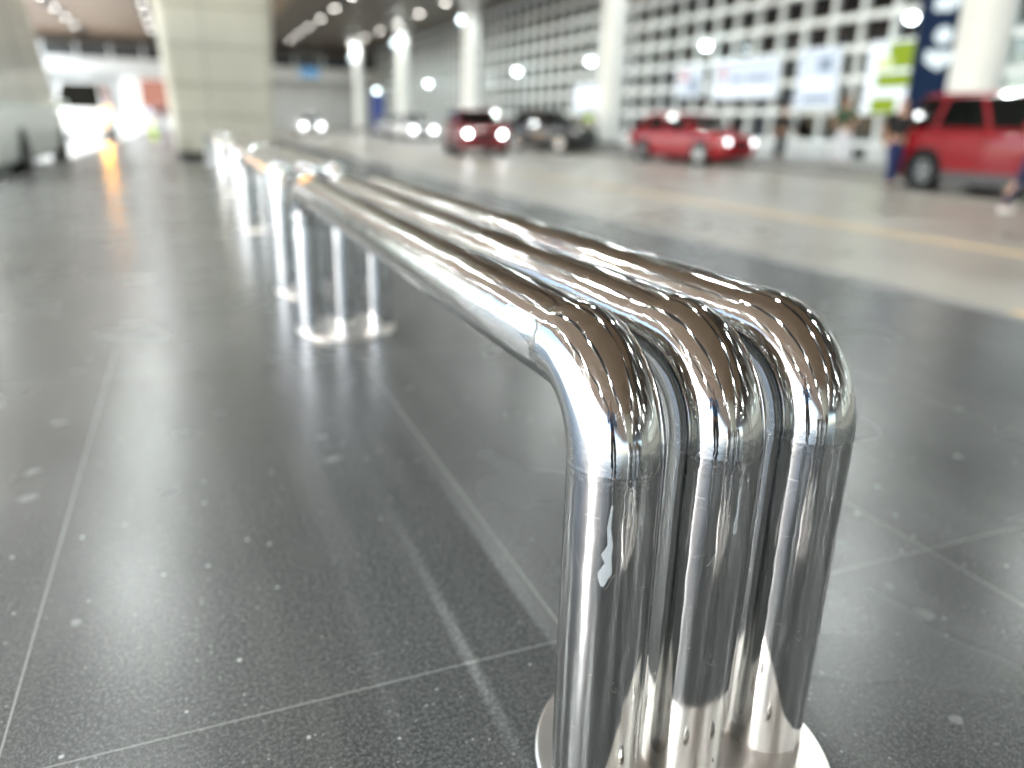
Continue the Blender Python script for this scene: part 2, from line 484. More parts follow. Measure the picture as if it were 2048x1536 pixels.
GB = 'polished steel tube benches in a row on the dark pavement'
benches = [bench]
for i in range(1, 5): benches.append(copy_tree(bench))
benches.append(copy_tree(bench))
for i, bo in enumerate(benches[:5]):
    bo.location = (0, Y0 + PER * i, 0); tag(bo, bench_labels[i], 'bench', GB)
benches[5].location = (0, Y0 - PER, 0)
tag(benches[5], 'three-tube steel bench behind the camera, mirrored as thin bright lines in the front legs', 'bench', GB)

def film_mat(name, col, op, rough):
    m = bpy.data.materials.new(name); m.use_nodes = True; n = m.node_tree
    p = n.nodes['Principled BSDF']; p.inputs['Base Color'].default_value = (*col, 1); p.inputs['Roughness'].default_value = rough
    p.inputs['Alpha'].default_value = op; return m
M_film = film_mat('clear_blue_film', (.55, .72, .82), .34, .12)
M_tape = film_mat('frosted_tape', (.75, .77, .78), .08, .18)
M_tape2 = film_mat('white_tape_scrap', (.6, .66, .7), .26, .3)
M_orange = mat('orange_tape', (.85, .38, .08), .4)
tubes = [o for o in bench.children if o.name.startswith('tube')]
S1 = BH - BR - .008; S2 = S1 + BR * math.pi / 2
patch('adhesive_film', 0, [(S2 + .012, -70, 6), (S2 + .03, -66, 12), (S2 + .07, -66, 12), (S2 + .10, -64, 9), (S2 + .13, -62, 5)], M_film, tubes[0], label='pale blue crumpled film by the weld')
patch('adhesive_film', 0, [(S2 + .02, -98, 10), (S2 + .08, -94, 16), (S2 + .16, -92, 14), (S2 + .3, -90, 9), (S2 + .34, -88, 4)], M_tape, tubes[0], wrinkle=.001, label='frosted wrinkled film along the side')
patch('adhesive_film', 0, [(S1 + .045, 28, 4), (S1 + .052, 27, 14), (S1 + .078, 26, 13), (S1 + .084, 28, 5)], M_tape, tubes[2], off=.0012, wrinkle=.0012, label='peeling clear tape on the bend')
patch('adhesive_film', 0, [(.385, -36, 2), (.395, -36, 5), (.405, -34, 8), (.418, -31, 4), (.43, -34, 6), (.445, -30, 3), (.47, -33, 2), (.50, -31, 1)], M_tape2, tubes[0], label='torn scrap of whitish tape')
patch('adhesive_film', 0, [(.43, -5, 1), (.435, -4, 3), (.445, -5, 2.4), (.46, -4, 1.4), (.50, -5, .8)], M_tape2, tubes[1], label='drop-shaped tape remnant')
patch('tape_band', 0, [(S2 + LEN - 2 * BR - .20, -22, 26), (S2 + LEN - 2 * BR - .08, -22, 26)], M_orange, tubes[0], label='orange tape round the far end of the rail')

# ------------------------------------------------------------------ big concrete pillars
def pillar(y, label):
    t = empty('concrete_pillar', (.94, y, 0))
    n = 8
    def ring(hx, hy, z, r=.22):
        out = []
        for cx, cy, a0 in ((hx - r, hy - r, 0), (-hx + r, hy - r, 90), (-hx + r, -hy + r, 180), (hx - r, -hy + r, 270)):
            for k in range(n + 1):
                a = rad(a0 + 90 * k / n); out.append((cx + r * math.cos(a), cy + r * math.sin(a), z))
        return out
    zs = [.16, 1.0, 1.7, 2.55, 3.4, 4.25, 5.1, 6.0, 6.9, CZ]
    for k, (za, zb) in enumerate(zip(zs, zs[1:])):
        b = MB(); f = lambda z: (1.14 + .048 * z, .8 + .03 * z)
        r0 = ring(*f(za), za); r1 = ring(*f(zb - .025), zb - .025); m = len(r0)
        b.add(r0 + r1, [(i, (i + 1) % m, m + (i + 1) % m, m + i) for i in range(m)] + [tuple(range(m, 2 * m)), tuple(range(m - 1, -1, -1))])
        b.build('cladding_panel', M_pillar, t, smooth=True)
    b = MB(); r0 = ring(1.06, .72, 0); r1 = ring(1.4, 1.0, CZ); m = len(r0)
    b.add(r0 + r1, [(i, (i + 1) % m, m + (i + 1) % m, m + i) for i in range(m)])
    b.build('core', M_joint, t)
    b = MB(); r0 = ring(1.09, .75, .001); r1 = ring(1.09, .75, .155); b.add(r0 + r1, [(i, (i + 1) % m, m + (i + 1) % m, m + i) for i in range(m)] + [tuple(range(m, 2 * m))]); b.build('recessed_base', M_dark, t)  # shadow of the base recess put into the near-black colour
    b = MB(); b.box(-.315, -.295, -1.155, -.80, .17, CZ - .02); 
    vs = [(-.32, -.8 - .03 * z - .002, z) for z in (.17, CZ - .03)] + [(-.295, -.8 - .03 * z - .002, z) for z in (CZ - .03, .17)]
    b = MB(); b.quad(*vs); b.build('vertical_joint', M_joint, t)
    tag(t, label, 'pillar', 'big beige concrete pillars on the pavement'); return t
pillar(21.6, 'massive beige concrete pillar standing behind the row of benches')
pillar(-14, 'beige concrete pillar behind the camera, seen only in reflections')

# ------------------------------------------------------------------ round white columns
XC = 17.5
col_y = [-3.7, 13.9, 31.5, 50.0, 67.3, 85.2]
col_lab = ['round white column behind the camera side of the red crossover',
           'tall round white column standing right behind the dark red crossover',
           'round white column between the black off-roader and the red hatchback',
           'round white column behind the maroon car with lit headlights',
           'round white column, third farthest in the line, behind white cars',
           'most distant round white column beside the pale blue sign']
for i, y in enumerate(col_y):
    t = empty('round_column', (XC, y, .12))
    b = MB(); b.cyl((0, 0, .25), (0, 0, CZ - .12), .56, .56, 40, False); b.build('shaft', M_col, t, smooth=True)
    b = MB(); b.lathe([(.66, 0), (.66, .2), (.60, .25), (.4, .25)], 40); b.build('plinth', M_kerb, t, smooth=True)
    b = MB(); b.lathe([(.5, CZ - .75), (.6, CZ - .62), (.72, CZ - .42), (.98, CZ - .15), (.98, CZ - .125), (.1, CZ - .125)], 40); b.build('capital', M_col, t, smooth=True)
    tag(t, col_lab[i], 'column', 'round white columns along the far kerb')
    if i > 1 or i == 1:
        t = empty('column_lamp', (XC - .62, y + .1, 7.15))
        b = MB(); b.cyl((0, 0, 0), (.08, 0, 0), .2, .2, 24); b.cyl((.0, 0, .02), (.3, 0, .02), .05, .05, 10); b.build('housing', M_black, t)
        b = MB(); b.lathe([(.17, 0), (.15, -.06), (.09, -.1), (.001, -.115)], 20)
        o = b.build('glowing_lens', M_lampc, t); o.rotation_euler = (0, rad(70), 0); o.location = (-.003, 0, 0)
        tag(t, 'bright cool-white lamp fixed high on ' + ['', 'the column behind the dark red crossover', 'the column beside the hi-vis worker', 'the column behind the maroon car', 'the third farthest white column', 'the most distant white column'][i], 'lamp', 'cool white lamps on the columns')

# ------------------------------------------------------------------ ceiling downlights
def downlight_mesh(m):
    b = MB(); b.cur = 0
    b.lathe([(.24, 0), (.24, -.05), (.19, -.055)], 24, cap=False)
    b.cur = 1; b.lathe([(.185, -.052), (.0001, -.052)], 24)
    me = bpy.data.meshes.new('downlight'); me.from_pydata(b.v, [], b.f); me.materials.append(M_frame); me.materials.append(m)
    me.polygons.foreach_set('material_index', b.m); return me
DL = downlight_mesh(M_lamp)
rows = [(-7.95, 'leftmost ceiling row, over the side road'), (-1.8, 'ceiling row just left of the big pillar'),
        (4.4, 'ceiling row hidden beside the big pillar'), (10.7, 'ceiling row right of the big pillar, over the road'),
        (16.72, 'ceiling row above the white columns')]
BEAM = bpy.data.lights.new('lamp_beam', 'SPOT'); BEAM.energy = 95; BEAM.spot_size = rad(162); BEAM.spot_blend = .55
BEAM.shadow_soft_size = .12; BEAM.color = (.93, 1, .98)
BEAML = BEAM.copy(); BEAML.energy = 420
BEAMM = BEAM.copy(); BEAMM.energy = 190
BEAMR = BEAM.copy(); BEAMR.energy = 210
for x, lab in rows:
    y = {-7.95: 77.2, -1.8: 64.9, 4.4: 62, 10.7: 59.6, 16.72: 52.95}[x] - 6.3 * 14
    while y < 89:
        if not (x == 4.4 and y > 16):
            o = bpy.data.objects.new('ceiling_light', DL); o.location = (x, y, CZ - .031 if x < 12 else CZ - .001); COL.objects.link(o)
            bo = bpy.data.objects.new('lamp_beam', BEAML if x < -7 else (BEAMR if x > 9 else (BEAMM if x < 0 and y > 8 else BEAM))); bo.location = (0, 0, -.07); link(bo, o)
            tag(o, 'round warm-white downlight in the ' + lab, 'ceiling light', 'downlights in the ' + lab)
        y += 6.3
# cool lamps hung along the facade at 4.3 m
y = -12
while y < 95:
    t = empty('wall_lamp', (20.0, y + .33, 4.34))
    b = MB(); b.cyl((.02, 0, 0), (.95, 0, .12), .03, .03, 10); b.cyl((-.16, 0, .05), (.1, 0, .05), .16, .2, 20); b.build('arm', M_frame, t)
    b = MB(); b.lathe([(.05, .02), (.11, -.02), (.15, -.09), (.155, -.14), (.14, -.21), (.09, -.26), (.0001, -.28)], 20); b.build('glowing_globe', M_lampg, t, smooth=True)
    k = round((y + 12) / 10)
    if 2.5 < k < 11: pass
    tag(t, 'cool white lamp on a bracket in front of the glass facade at mid height', 'lamp', 'cool lamps along the glass facade')
    y += 10.0

# ------------------------------------------------------------------ glazed terminal facade
XF = 21.0
fac = empty('terminal_facade', (XF, 40, .12))
def fbox(name, m, y0, y1, z0, z1, x0, x1, kind=None):
    b = MB(); b.box(x0, x1, y0 - 40, y1 - 40, z0 - .12, z1 - .12); o = b.build(name, m, fac)
    if kind: o['kind'] = kind
    return o
ys = []; y = 9.3
while y < 105: ys.append(y); y += 1.31
for y in ys: fbox('mullion', M_frame, y - .07, y + .07, .12, CZ - .01, -.13, .09)
zt = [.62, 1.66, 2.66, 3.62, 4.58, 5.54, 6.50, 7.46, 8.36]
for k, z in enumerate(zt): fbox('transom', M_frame, 8, 105, z - .10, z + .10, -.16, .06)
fbox('glass', M_glass, -45, 105, .12, CZ, .015, .03)
b = MB()
y = 9.3 - 1.31
while y > -45: b.box(-.13, .09, y - 40.09, y - 39.91, 0, CZ - .13); y -= 1.31
for z in zt: b.box(-.16, .06, -85, -32.05, z - .25, z + .01)
o = b.build('frame_grid', M_frame, fac); o['kind'] = 'stuff'
M_low = mat('pale_dado_panel', (.66, .68, .68), .4)
for i, y in enumerate(ys[:-1]):
    if y > 45: break
    b = MB()
    if i % 5 in (1, 3): b.prism([(y + .1 - 40, 0), (y + 1.21 - 40, 0), (y + 1.21 - 40, .4), (y + .95 - 40, .4), (y + .95 - 40, .03), (y + .35 - 40, .03), (y + .35 - 40, .4), (y + .1 - 40, .4)], -.05, .012, 'x')
    else: b.box(-.05, .012, y + .1 - 40, y + 1.21 - 40, 0, .40)
    b.build('dado_panel', M_low, fac)
b = MB(); b.box(-.05, .012, 5.5, 65, 0, .40); b.build('dado_panel', M_low, fac)
tag(fac, 'tall glazed terminal facade with a grid of pale mullions over dark panes', 'facade')
M_int = mat('interior_dark_wall', (.05, .055, .055), .7)
M_intw = mat('interior_pale_wall', (.72, .75, .78), .5)
b = MB(); b.box(27, 27.2, -50, 105, .12, CZ); b.build('interior_wall', M_int); bpy.data.objects['interior_wall']['kind'] = 'structure'
b = MB(); b.box(21.3, 27, -50, 105, 4.35, 4.65); b.build('interior_floor', M_int)['kind'] = 'structure'
# shop fronts / light boxes inside
def lightbox(y0, y1, z0, z1, x, mats, label, bands=None):
    t = empty('light_box', (x, (y0 + y1) / 2, z0))
    w2 = (y1 - y0) / 2; h = z1 - z0
    b = MB(); b.box(.01, .16, -w2, w2, 0, h); b.build('casing', M_frame, t)
    bands = bands or [(0, 1, 0, 1, 0)]
    for u0, u1, v0, v1, k in bands:
        b = MB(); b.box(-.012 - .002 * k, .009, -w2 + .05 + (2 * w2 - .1) * u0, -w2 + .05 + (2 * w2 - .1) * u1, .05 + (h - .1) * v0, .05 + (h - .1) * v1)
        b.build('lit_face', mats[k], t)
    tag(t, label, 'light box', 'backlit panels inside the terminal'); return t
lightbox(18.7, 20.5, 1.55, 3.75, 20.80, [M_box, M_lime, M_limeb], 'backlit poster with lime green blocks on white, left of the navy sign',
         [(0, 1, 0, 1, 0), (.0, .55, .62, .98, 1), (.0, .75, .36, .56, 1), (.2, .8, .0, .22, 1), (.45, .8, .6, .8, 2)])
lightbox(21.6, 23.6, 1.75, 3.75, 20.72, [M_boxb, M_box, M_gr], 'tall white backlit panel right of the wide pale blue one', [(0, 1, 0, 1, 0), (.1, .9, .3, .5, 1), (.15, .5, .6, .85, 2), (.1, .8, .1, .2, 2)])
lightbox(24.6, 28.6, 2.15, 3.65, 20.72, [M_boxb, M_box, M_gr, M_pk], 'wide pale blue-white backlit panel above the red hatchback', [(0, 1, 0, 1, 0), (.05, .95, .05, .3, 1), (.1, .45, .42, .55, 2), (.52, .7, .42, .55, 2), (.8, .9, .5, .9, 3)])
lightbox(29.4, 31.3, 2.3, 3.6, 20.72, [M_boxb, M_pk, M_gr], 'small white backlit panel just right of the tall white column', [(0, 1, 0, 1, 0), (.55, .9, .5, .9, 1), (.1, .45, .1, .6, 2)])
lightbox(32.4, 34.2, 2.0, 3.3, 21.25, [M_boxb], 'narrow bluish backlit panel behind the tall white column')
lightbox(38.4, 41.5, 1.7, 3.2, 20.72, [M_box], 'bright white backlit panel above the black off-roader')
lightbox(46, 49.5, 1.8, 3.0, 21.25, [M_boxb], 'pale backlit panel behind the maroon car, deep along the facade')
lightbox(54, 58, 1.8, 3.1, 21.25, [M_box], 'distant white backlit panel left of the maroon car')
lightbox(5.2, 8.2, 1.8, 3.4, 21.25, [M_boxb], 'backlit panel beyond the crossover, outside the frame')
lightbox(-6, -2, 1.8, 3.4, 21.25, [M_box], 'backlit panel behind the camera side of the facade')
b = MB(); b.box(22.6, 22.8, -45, 104, .13, 2.9); o = b.build('shop_wall', M_intw); tag(o, 'low white shop wall behind the ground floor glass', 'wall')
# interior tube lights over the shop wall
i = 0; y = -36
LT = None
while y < 100:
    if LT is None:
        bb = MB(); bb.cur = 0; bb.box(-.12, .12, -1.3, 1.3, 0, .06); bb.cur = 1; bb.box(-.1, .1, -1.25, 1.25, -.012, -.002)
        LT = bb.build('tube_light', [M_frame, emis('tube_glow', (.85, .93, 1), 12)]); o = LT
    else:
        o = LT.copy(); COL.objects.link(o)
    o.location = (21.9, y, 4.28)
    tag(o, 'long white ceiling light inside the terminal above the shop wall', 'light', 'interior strip lights behind the glass')
    y += 5

# ------------------------------------------------------------------ navy totem sign with white pictograms
t = empty('totem_sign', (19.0, 16.35, .12)); t.rotation_euler = (0, 0, rad(-38))
M_navy = mat('navy_sign_face', (.001, .005, .016), .5, spec=.2, emit=(.001, .006, .02), es=.35)
b = MB(); b.box(-.58, .58, -.12, .12, .0, 6.2); b.build('sign_body', M_navy, t, bevel=.02)
M_pic = emis('pictogram_white', (.85, .97, 1), .2)
b = MB(); b.cyl((.05, -.128, 3.35), (.05, -.121, 3.35), .22, .22, 28); b.build('pictogram', M_pic, t)
b = MB(); b.prism([(-.32, 2.72), (-.2, 2.62), (.05, 2.5), (.3, 2.68), (.42, 2.72), (.42, 2.98), (-.32, 2.98)], -.128, -.121, 'y'); b.build('pictogram', M_pic, t)
b = MB(); b.prism([(-.3, 3.95), (.1, 3.95), (.4, 4.2), (.4, 4.5), (.1, 4.5), (.1, 4.28), (-.3, 4.28)], -.128, -.121, 'y'); b.build('pictogram', M_pic, t)
b = MB(); b.box(-.3, -.05, -.128, -.121, 4.7, 5.1); b.build('pictogram', M_pic, t)
tag(t, 'tall navy totem sign with glowing white symbols beside the right white column', 'sign')
# pale blue hanging sign far off
t = empty('hanging_sign', (12.0, 82, 4.9)); t.scale = (.6, 1, .9)
b = MB(); b.box(-1.5, 1.5, -.1, .1, 0, 1.0); b.build('sign_face', emis('blue_sign_glow', (.25, .6, 1), .09), t)
b = MB(); b.box(-1.2, -1.15, -.03, .03, 1, CZ - 4.9); b.box(1.15, 1.2, -.03, .03, 1, CZ - 4.9); b.build('hanger', M_frame, t)
tag(t, 'small light blue hanging sign far down the road', 'sign')
t = empty('banner_stand', (15.9, 70, .12))
b = MB(); b.box(-.55, .55, -.03, .03, .1, 3.1); b.build('banner_cloth', mat('blue_banner', (.03, .05, .2), .6, emit=(.1, .18, .6), es=.02), t)
b = MB(); b.box(-.6, .6, -.2, .2, 0, .06); b.cyl((-.58, 0, .05), (-.58, 0, 3.15), .02); b.cyl((.58, 0, .05), (.58, 0, 3.15), .02); b.build('banner_frame', M_black, t)
tag(t, 'blue upright banner between the distant white columns', 'banner')

# ------------------------------------------------------------------ far end building across the road
t = empty('far_building', (0, 92, -.08))
b = MB(); b.box(-40, 34, 0, 8, 5.1, 6.5); b.build('white_fascia', M_white, t)
b = MB(); b.box(-40, 34, .4, 8, 6.5, 7.8); b.build('window_band', mat('dark_window_band', (.07, .075, .08), .15), t)
b = MB()
for k in range(-13, 12): b.box(k * 3 - .12, k * 3 + .12, .2, .39, 6.5, 7.8)
b.build('window_post', M_frame, t)['kind'] = 'stuff'
b = MB(); b.box(-40, 34, 1.0, 8, 7.8, 8.5); b.build('roof_band', mat('roof_band_brown', (.2, .17, .14), .6), t)
b = MB(); b.box(-40, 34, 1.5, 8, 0, 5.1); b.build('ground_floor', concrete('ground_floor_render', (.45, .46, .45), (.62, .63, .62), .6, .4), t)
tag(t, 'long white low building closing the far end of the road', 'building')
t = empty('poster_wall', (-2.6, 60, 0))
b = MB(); b.box(.2, 2.1, -.05, .05, 1.2, 3.3); b.build('poster_face', M_red, t)
b = MB(); b.box(-.9, 2.2, .051, .15, 0, 3.4); b.build('poster_frame', M_white, t)
b = MB(); b.box(-1.4, 2.0, -.09, -.051, .15, .75); b.build('lower_band', M_white, t)
tag(t, 'coral red poster board in the distance left of the big pillar', 'poster')
t = empty('pylon_light', (-2.35, 44, 0))
b = MB(); b.cyl((0, 0, 0), (0, 0, 1.1), .08); b.build('post', M_frame, t)
b = MB(); b.box(-.12, .12, -.06, .06, 1.1, 2.35); b.build('glowing_panel', emis('pylon_glow', (.92, .97, 1), .5), t, bevel=.03)
tag(t, 'upright glowing white light panel beside the white van', 'light')
t = empty('traffic_cone', (-1.3, 42, 0))
M_hv = mat('lime_plastic', (.55, .8, .05), .5)
b = MB(); b.box(-.2, .2, -.2, .2, 0, .04); b.lathe([(.15, .04), (.035, .72), (.03, .74), (.0001, .74)], 20); b.build('cone', M_hv, t, smooth=True)
b = MB(); b.lathe([(.108, .28), (.079, .46), (.07, .46)], 20); b.build('reflective_band', M_white, t)
tag(t, 'lime green cone on the pavement right of the white van', 'cone')

# ------------------------------------------------------------------ vehicles
def paint(name, col, rough=.25):
    m = mat(name, col, rough, 0, coat=.6, spec=.35); return m
def loft(stations, n_mats=1):
    """stations: list of rings (same length) -> MB"""
    b = MB(); m = len(stations[0]); vs = [p for r in stations for p in r]; fs = []
    for k in range(len(stations) - 1):
        for i in range(m):
            j = (i + 1) % m; fs.append((k * m + i, k * m + j, (k + 1) * m + j, (k + 1) * m + i))
    fs.append(tuple(range(m - 1, -1, -1))); fs.append(tuple(range((len(stations) - 1) * m, len(stations) * m)))
    b.add(vs, fs); return b
def make_car(name, pm, Lc, Wc, Hc, belt, hood, wb, fo, wr, style='hatch', lights=True, clad=False, plate=True, gm=None, hm=None):
    """local +x forward, origin mid ground."""
    t = empty(name)
    xf = Lc / 2; xr = -Lc / 2; hw = Wc / 2; xaf = xf - fo; xar = xaf - wb; gz = .2
    if style == 'van': cab = (xf - .12, xf - 1.5, xr + .12, xr + .02)
    elif style == 'suv': cab = (xf - 1.15, xf - 1.95, xr + .55, xr + .12)
    elif style == 'sedan': cab = (xf - 1.15, xf - 2.0, xr + 1.25, xr + .5)
    else: cab = (xf - .95, xf - 1.85, xr + .6, xr + .1)
    def top(x):
        if x > cab[0]: 
            u = (x - cab[0]) / (xf - cab[0]); return belt - (belt - hood) * u ** 1.0 - .10 * max(0, u - .8) / .2
        if x < cab[3]: return belt - .02 - .1 * (cab[3] - x) / max(.05, cab[3] - xr)
        return belt
    xs = [xr, xr + .05, xr + .18, xr + .45]
    k = 18
    xs += [xr + .5 + (Lc - 1.0) * i / k for i in range(k + 1)]
    xs += [xf - .45, xf - .3, xf - .18, xf - .06, xf]
    xs = sorted(set(round(x, 4) for x in xs))
    st = []
    for x in xs:
        e = min(x - xr, xf - x)
        sh = 1 - .26 * max(0, 1 - e / .5) ** 2.2
        w2 = hw * sh; zt = top(x); zb = gz + .12 * max(0, 1 - e / .25)
        half = [(.0, zb), (w2 * .86, zb), (w2 * .97, zb + .10), (w2, zb + (zt - zb) * .40), (w2 * .985, zb + (zt - zb) * .62), (w2 * .99, zb + (zt - zb) * .80), (w2 * .955, zt - .035), (w2 * .90, zt), (w2 * .5, zt + .025), (0, zt + .035)]
        ring = [(x, yy, zz) for yy, zz in half] + [(x, -yy, zz) for yy, zz in reversed(half[1:-1])]
        st.append(ring)
    b = loft(st); body = b.build('body', pm, t, smooth=True, sharp=35)
    # greenhouse glass as tapered volume
    rw = hw * .76; bw = hw * .90
    a0, a1, a2, a3 = cab
    zr = Hc - .045
    def gh(inset, zt_, d):
        vs = [(a0 - d, -bw + inset, belt), (a0 - d, bw - inset, belt), (a3 + d, bw - inset, belt), (a3 + d, -bw + inset, belt),
              (a1 - d * .5, -rw + inset, zt_), (a1 - d * .5, rw - inset, zt_), (a2 + d * .5, rw - inset, zt_), (a2 + d * .5, -rw + inset, zt_)]
        return vs
    F = [(0, 1, 2, 3), (4, 7, 6, 5), (0, 4, 5, 1), (1, 5, 6, 2), (2, 6, 7, 3), (3, 7, 4, 0)]
    V = gh(.0, zr, 0)
    V = [Vector(v) for v in V]
    b = MB(); b.add(V, F); b.build('cabin', pm, t, bevel=.05)
    # windows: quads inset on each cabin face, slightly proud slabs
    def pane(nm, q, ins, m=gm or M_carglass, th=.008):
        q = [Vector(p) for p in q]; c0 = sum(q, Vector()) / 4
        nrm = (q[1] - q[0]).cross(q[2] - q[1]).normalized()
        if nrm.dot(c0 - Vector((c0.x * .2, 0, belt * .8))) < 0: nrm = -nrm
        qq = []
        for i in range(4):
            p = q[i]; e1 = (q[(i + 1) % 4] - p).normalized(); e2 = (q[i - 1] - p).normalized(); qq.append(p + (e1 + e2) * ins)
        b = MB(); b.add([p - nrm * .01 for p in qq] + [p + nrm * th for p in qq], [(0, 1, 2, 3), (7, 6, 5, 4)] + [(i, (i + 1) % 4, 4 + (i + 1) % 4, 4 + i) for i in range(4)])
        return b.build(nm, m, t)
    pane('windscreen', (V[0], V[1], V[5], V[4]), .07)
    if style != 'van' or True: pane('rear_window', (V[2], V[3], V[7], V[6]), .1)
    for s, (p0, p1, q0, q1) in ((1, (V[1], V[2], V[5], V[6])), (-1, (V[0], V[3], V[4], V[7]))):
        cuts = {'hatch': [0, .46, .84, 1], 'sedan': [0, .5, 1], 'suv': [0, .38, .74, 1], 'van': [0, .26, .6, 1]}[style]
        for c0, c1 in zip(cuts, cuts[1:]):
            pane('side_window', (p0.lerp(p1, c0), p0.lerp(p1, c1), q0.lerp(q1, c1), q0.lerp(q1, c0)), .055)
    # roof skin
    b = MB(); b.add([(a1 + .03, -rw + .06, zr - .01), (a1 + .03, rw - .06, zr - .01), (a2 - .03, rw - .06, zr - .01), (a2 - .03, -rw + .06, zr - .01),
                     (a1 - .25, -rw * .8, Hc), (a1 - .25, rw * .8, Hc), (a2 + .2, rw * .8, Hc), (a2 + .2, -rw * .8, Hc)], F)
    b.build('roof', pm, t, bevel=.03)
    # wheels and arches
    for x in (xaf, xar):
        for s in (1, -1):
            b = MB(); b.cyl((x, s * (hw - .22), wr + .03), (x, s * (hw + .003), wr + .03), wr + .075, wr + .075, 36); b.build('wheel_arch', M_black, t)
            b = MB(); yo = s * (hw + .034); yi = s * (hw - .2)
            prof = [(wr * .62, yo - s * .015), (wr * .66, yo), (wr * .93, yo), (wr, yo - s * .03), (wr, yi), (wr * .6, yi)]
            n = 36; vs = []; fs = []
            for r, yy in prof:
                for i in range(n): vs.append((x + r * math.cos(2 * math.pi * i / n), yy, wr + r * math.sin(2 * math.pi * i / n)))
            for kk in range(len(prof) - 1):
                for i in range(n): j = (i + 1) % n; fs.append((kk * n + i, kk * n + j, (kk + 1) * n + j, (kk + 1) * n + i))
            b.add(vs, fs); wh = b.build('wheel', M_dark, t, smooth=True)
            b = MB(); y1 = yo - s * .012; y2 = yo - s * .03
            b.cyl((x, y2 - s * .03, wr), (x, y2, wr), wr * .16, wr * .16, 20)
            for i in range(5):
                a = 2 * math.pi * i / 5 + .3
                for da in (-.16, .16):
                    d = Vector((math.cos(a + da), 0, math.sin(a + da))); pp = Vector((-d.z, 0, d.x)) * wr * .055
                    o0 = Vector((x, y1, wr)); q = [o0 + d * wr * .1 + pp, o0 + d * wr * .1 - pp, o0 + d * wr * .63 - pp, o0 + d * wr * .63 + pp]
                    b.add([p for p in q] + [p - Vector((0, s * .03, 0)) for p in q], F)
            for i in range(n):
                a, a2_ = 2 * math.pi * i / n, 2 * math.pi * (i + 1) / n
                b.add([(x + r * math.cos(q), y1, wr + r * math.sin(q)) for r, q in ((wr * .58, a), (wr * .65, a), (wr * .65, a2_), (wr * .58, a2_))], [(0, 1, 2, 3)])
            b.build('rim', mat_rim, wh)
    # lamps
    for s in (1, -1):
        b = MB(); zz = hood - .16
        b.prism([(s * hw * .50, zz - .07), (s * hw * .86, zz - .03), (s * hw * .86, zz + .06), (s * hw * .55, zz + .05)], xf - .22, xf - .005, 'x')
        hl = b.build('headlight', M_lens, t, bevel=.01)
        if lights:
            b = MB(); b.cyl((xf - .02, s * hw * .66, zz), (xf + .012, s * hw * .66, zz), .075, .06, 20); b.build('glowing_bulb', hm or M_head, hl)
        b = MB(); b.prism([(s * hw * .62, belt - .28), (s * hw * .92, belt - .28), (s * hw * .92, belt - .10), (s * hw * .66, belt - .1)], xr - .004, xr + .2, 'x')
        b.build('tail_light', M_taill, t, bevel=.01)
        b = MB(); b.box(a0 - .45, a0 - .27, s * (bw + .02), s * (bw + .24), belt + .02, belt + .17) if s > 0 else b.box(a0 - .45, a0 - .27, -(bw + .24), -(bw + .02), belt + .02, belt + .17)
        b.build('mirror', pm, t, bevel=.03)
        for xx in ((a0 + a1) / 2 - .95, (a0 + a1) / 2 - 1.85):
            if style == 'van': continue
            ya, yb = sorted((s * (hw - .005), s * (hw + .03)))
            b = MB(); b.box(xx, xx + .18, ya, yb, belt - .16, belt - .12); b.build('door_handle', pm, t, bevel=.01)
    b = MB(); b.box(xf - .2, xf + .003, -hw * .42, hw * .42, hood - .25, hood - .10); b.build('grille', M_black, t, bevel=.01)
    b = MB(); b.box(xf - .25, xf - .01, -hw * .62, hw * .62, .26, .42); b.build('lower_intake', M_black, t, bevel=.01)
    if plate:
        b = MB(); b.box(xf - .01, xf + .016, -.26, .26, .44, .55); b.build('number_plate', M_black, t)
    if clad:
        for s in (1, -1):
            ya, yb = sorted((s * (hw - .1), s * (hw + .012)))
            b = MB(); b.box(xar + wr + .08, xaf - wr - .08, ya, yb, .17, .40); b.build('sill_cladding', mat_clad, t, bevel=.02)
        b = MB(); b.box(xr - .012, xr + .3, -hw * .8, hw * .8, .22, .48); b.build('rear_bumper', mat_clad, t, bevel=.03)
    return t
mat_rim = mat('alloy_rim', (.62, .64, .67), .22, 1)
mat_clad = mat('grey_cladding', (.07, .07, .075), .5)
red1 = paint('deep_red_paint', (.22, .004, .010)); red2 = paint('bright_red_paint', (.33, .002, .010)); red3 = paint('maroon_paint', (.20, .012, .02))
blk = paint('black_paint', (.004, .0045, .005)); wht = paint('white_car_paint', (.75, .76, .76)); slv = paint('silver_paint', (.45, .47, .5))
def put(t, x, y, rz, label, cat='car', group='cars at the far kerb'):
    t.location = (x, y, ZR + .005); t.rotation_euler = (0, 0, rad(rz)); tag(t, label, cat, group)
# drive toward the camera: forward = -Y  (rz = -90)
t = make_car('crossover_car', red1, 4.55, 1.86, 1.80, 1.12, .98, 2.68, .92, .355, 'suv', False, True)
put(t, 14.05, 9.85, -91, 'dark red crossover with silver alloy wheels, cut off by the right edge')
t = make_car('hatchback_car', red2, 4.1, 1.74, 1.52, .96, .86, 2.52, .84, .32, 'hatch', True, hm=emis('dim_headlight_glow', (.95, .97, 1), 1.8))
put(t, 15.0, 21.6, -78, 'bright red hatchback parked facing the camera at the far kerb')
t = make_car('compact_car', red3, 4.2, 1.78, 1.55, .98, .88, 2.55, .86, .32, 'hatch', True)
put(t, 9.75, 27.4, -100, 'maroon compact car with both headlights glaring on the open road')
t = make_car('offroad_car', blk, 3.9, 1.80, 1.66, 1.02, .98, 2.4, .75, .36, 'suv', False)
put(t, 14.6, 31.2, -66, 'black boxy off-roader parked between the maroon car and the white column')
t = make_car('saloon_car', wht, 4.5, 1.8, 1.46, .95, .82, 2.65, .9, .32, 'sedan', True)
put(t, 8.3, 58.5, -92, 'white saloon car with glaring headlights just right of the big pillar')
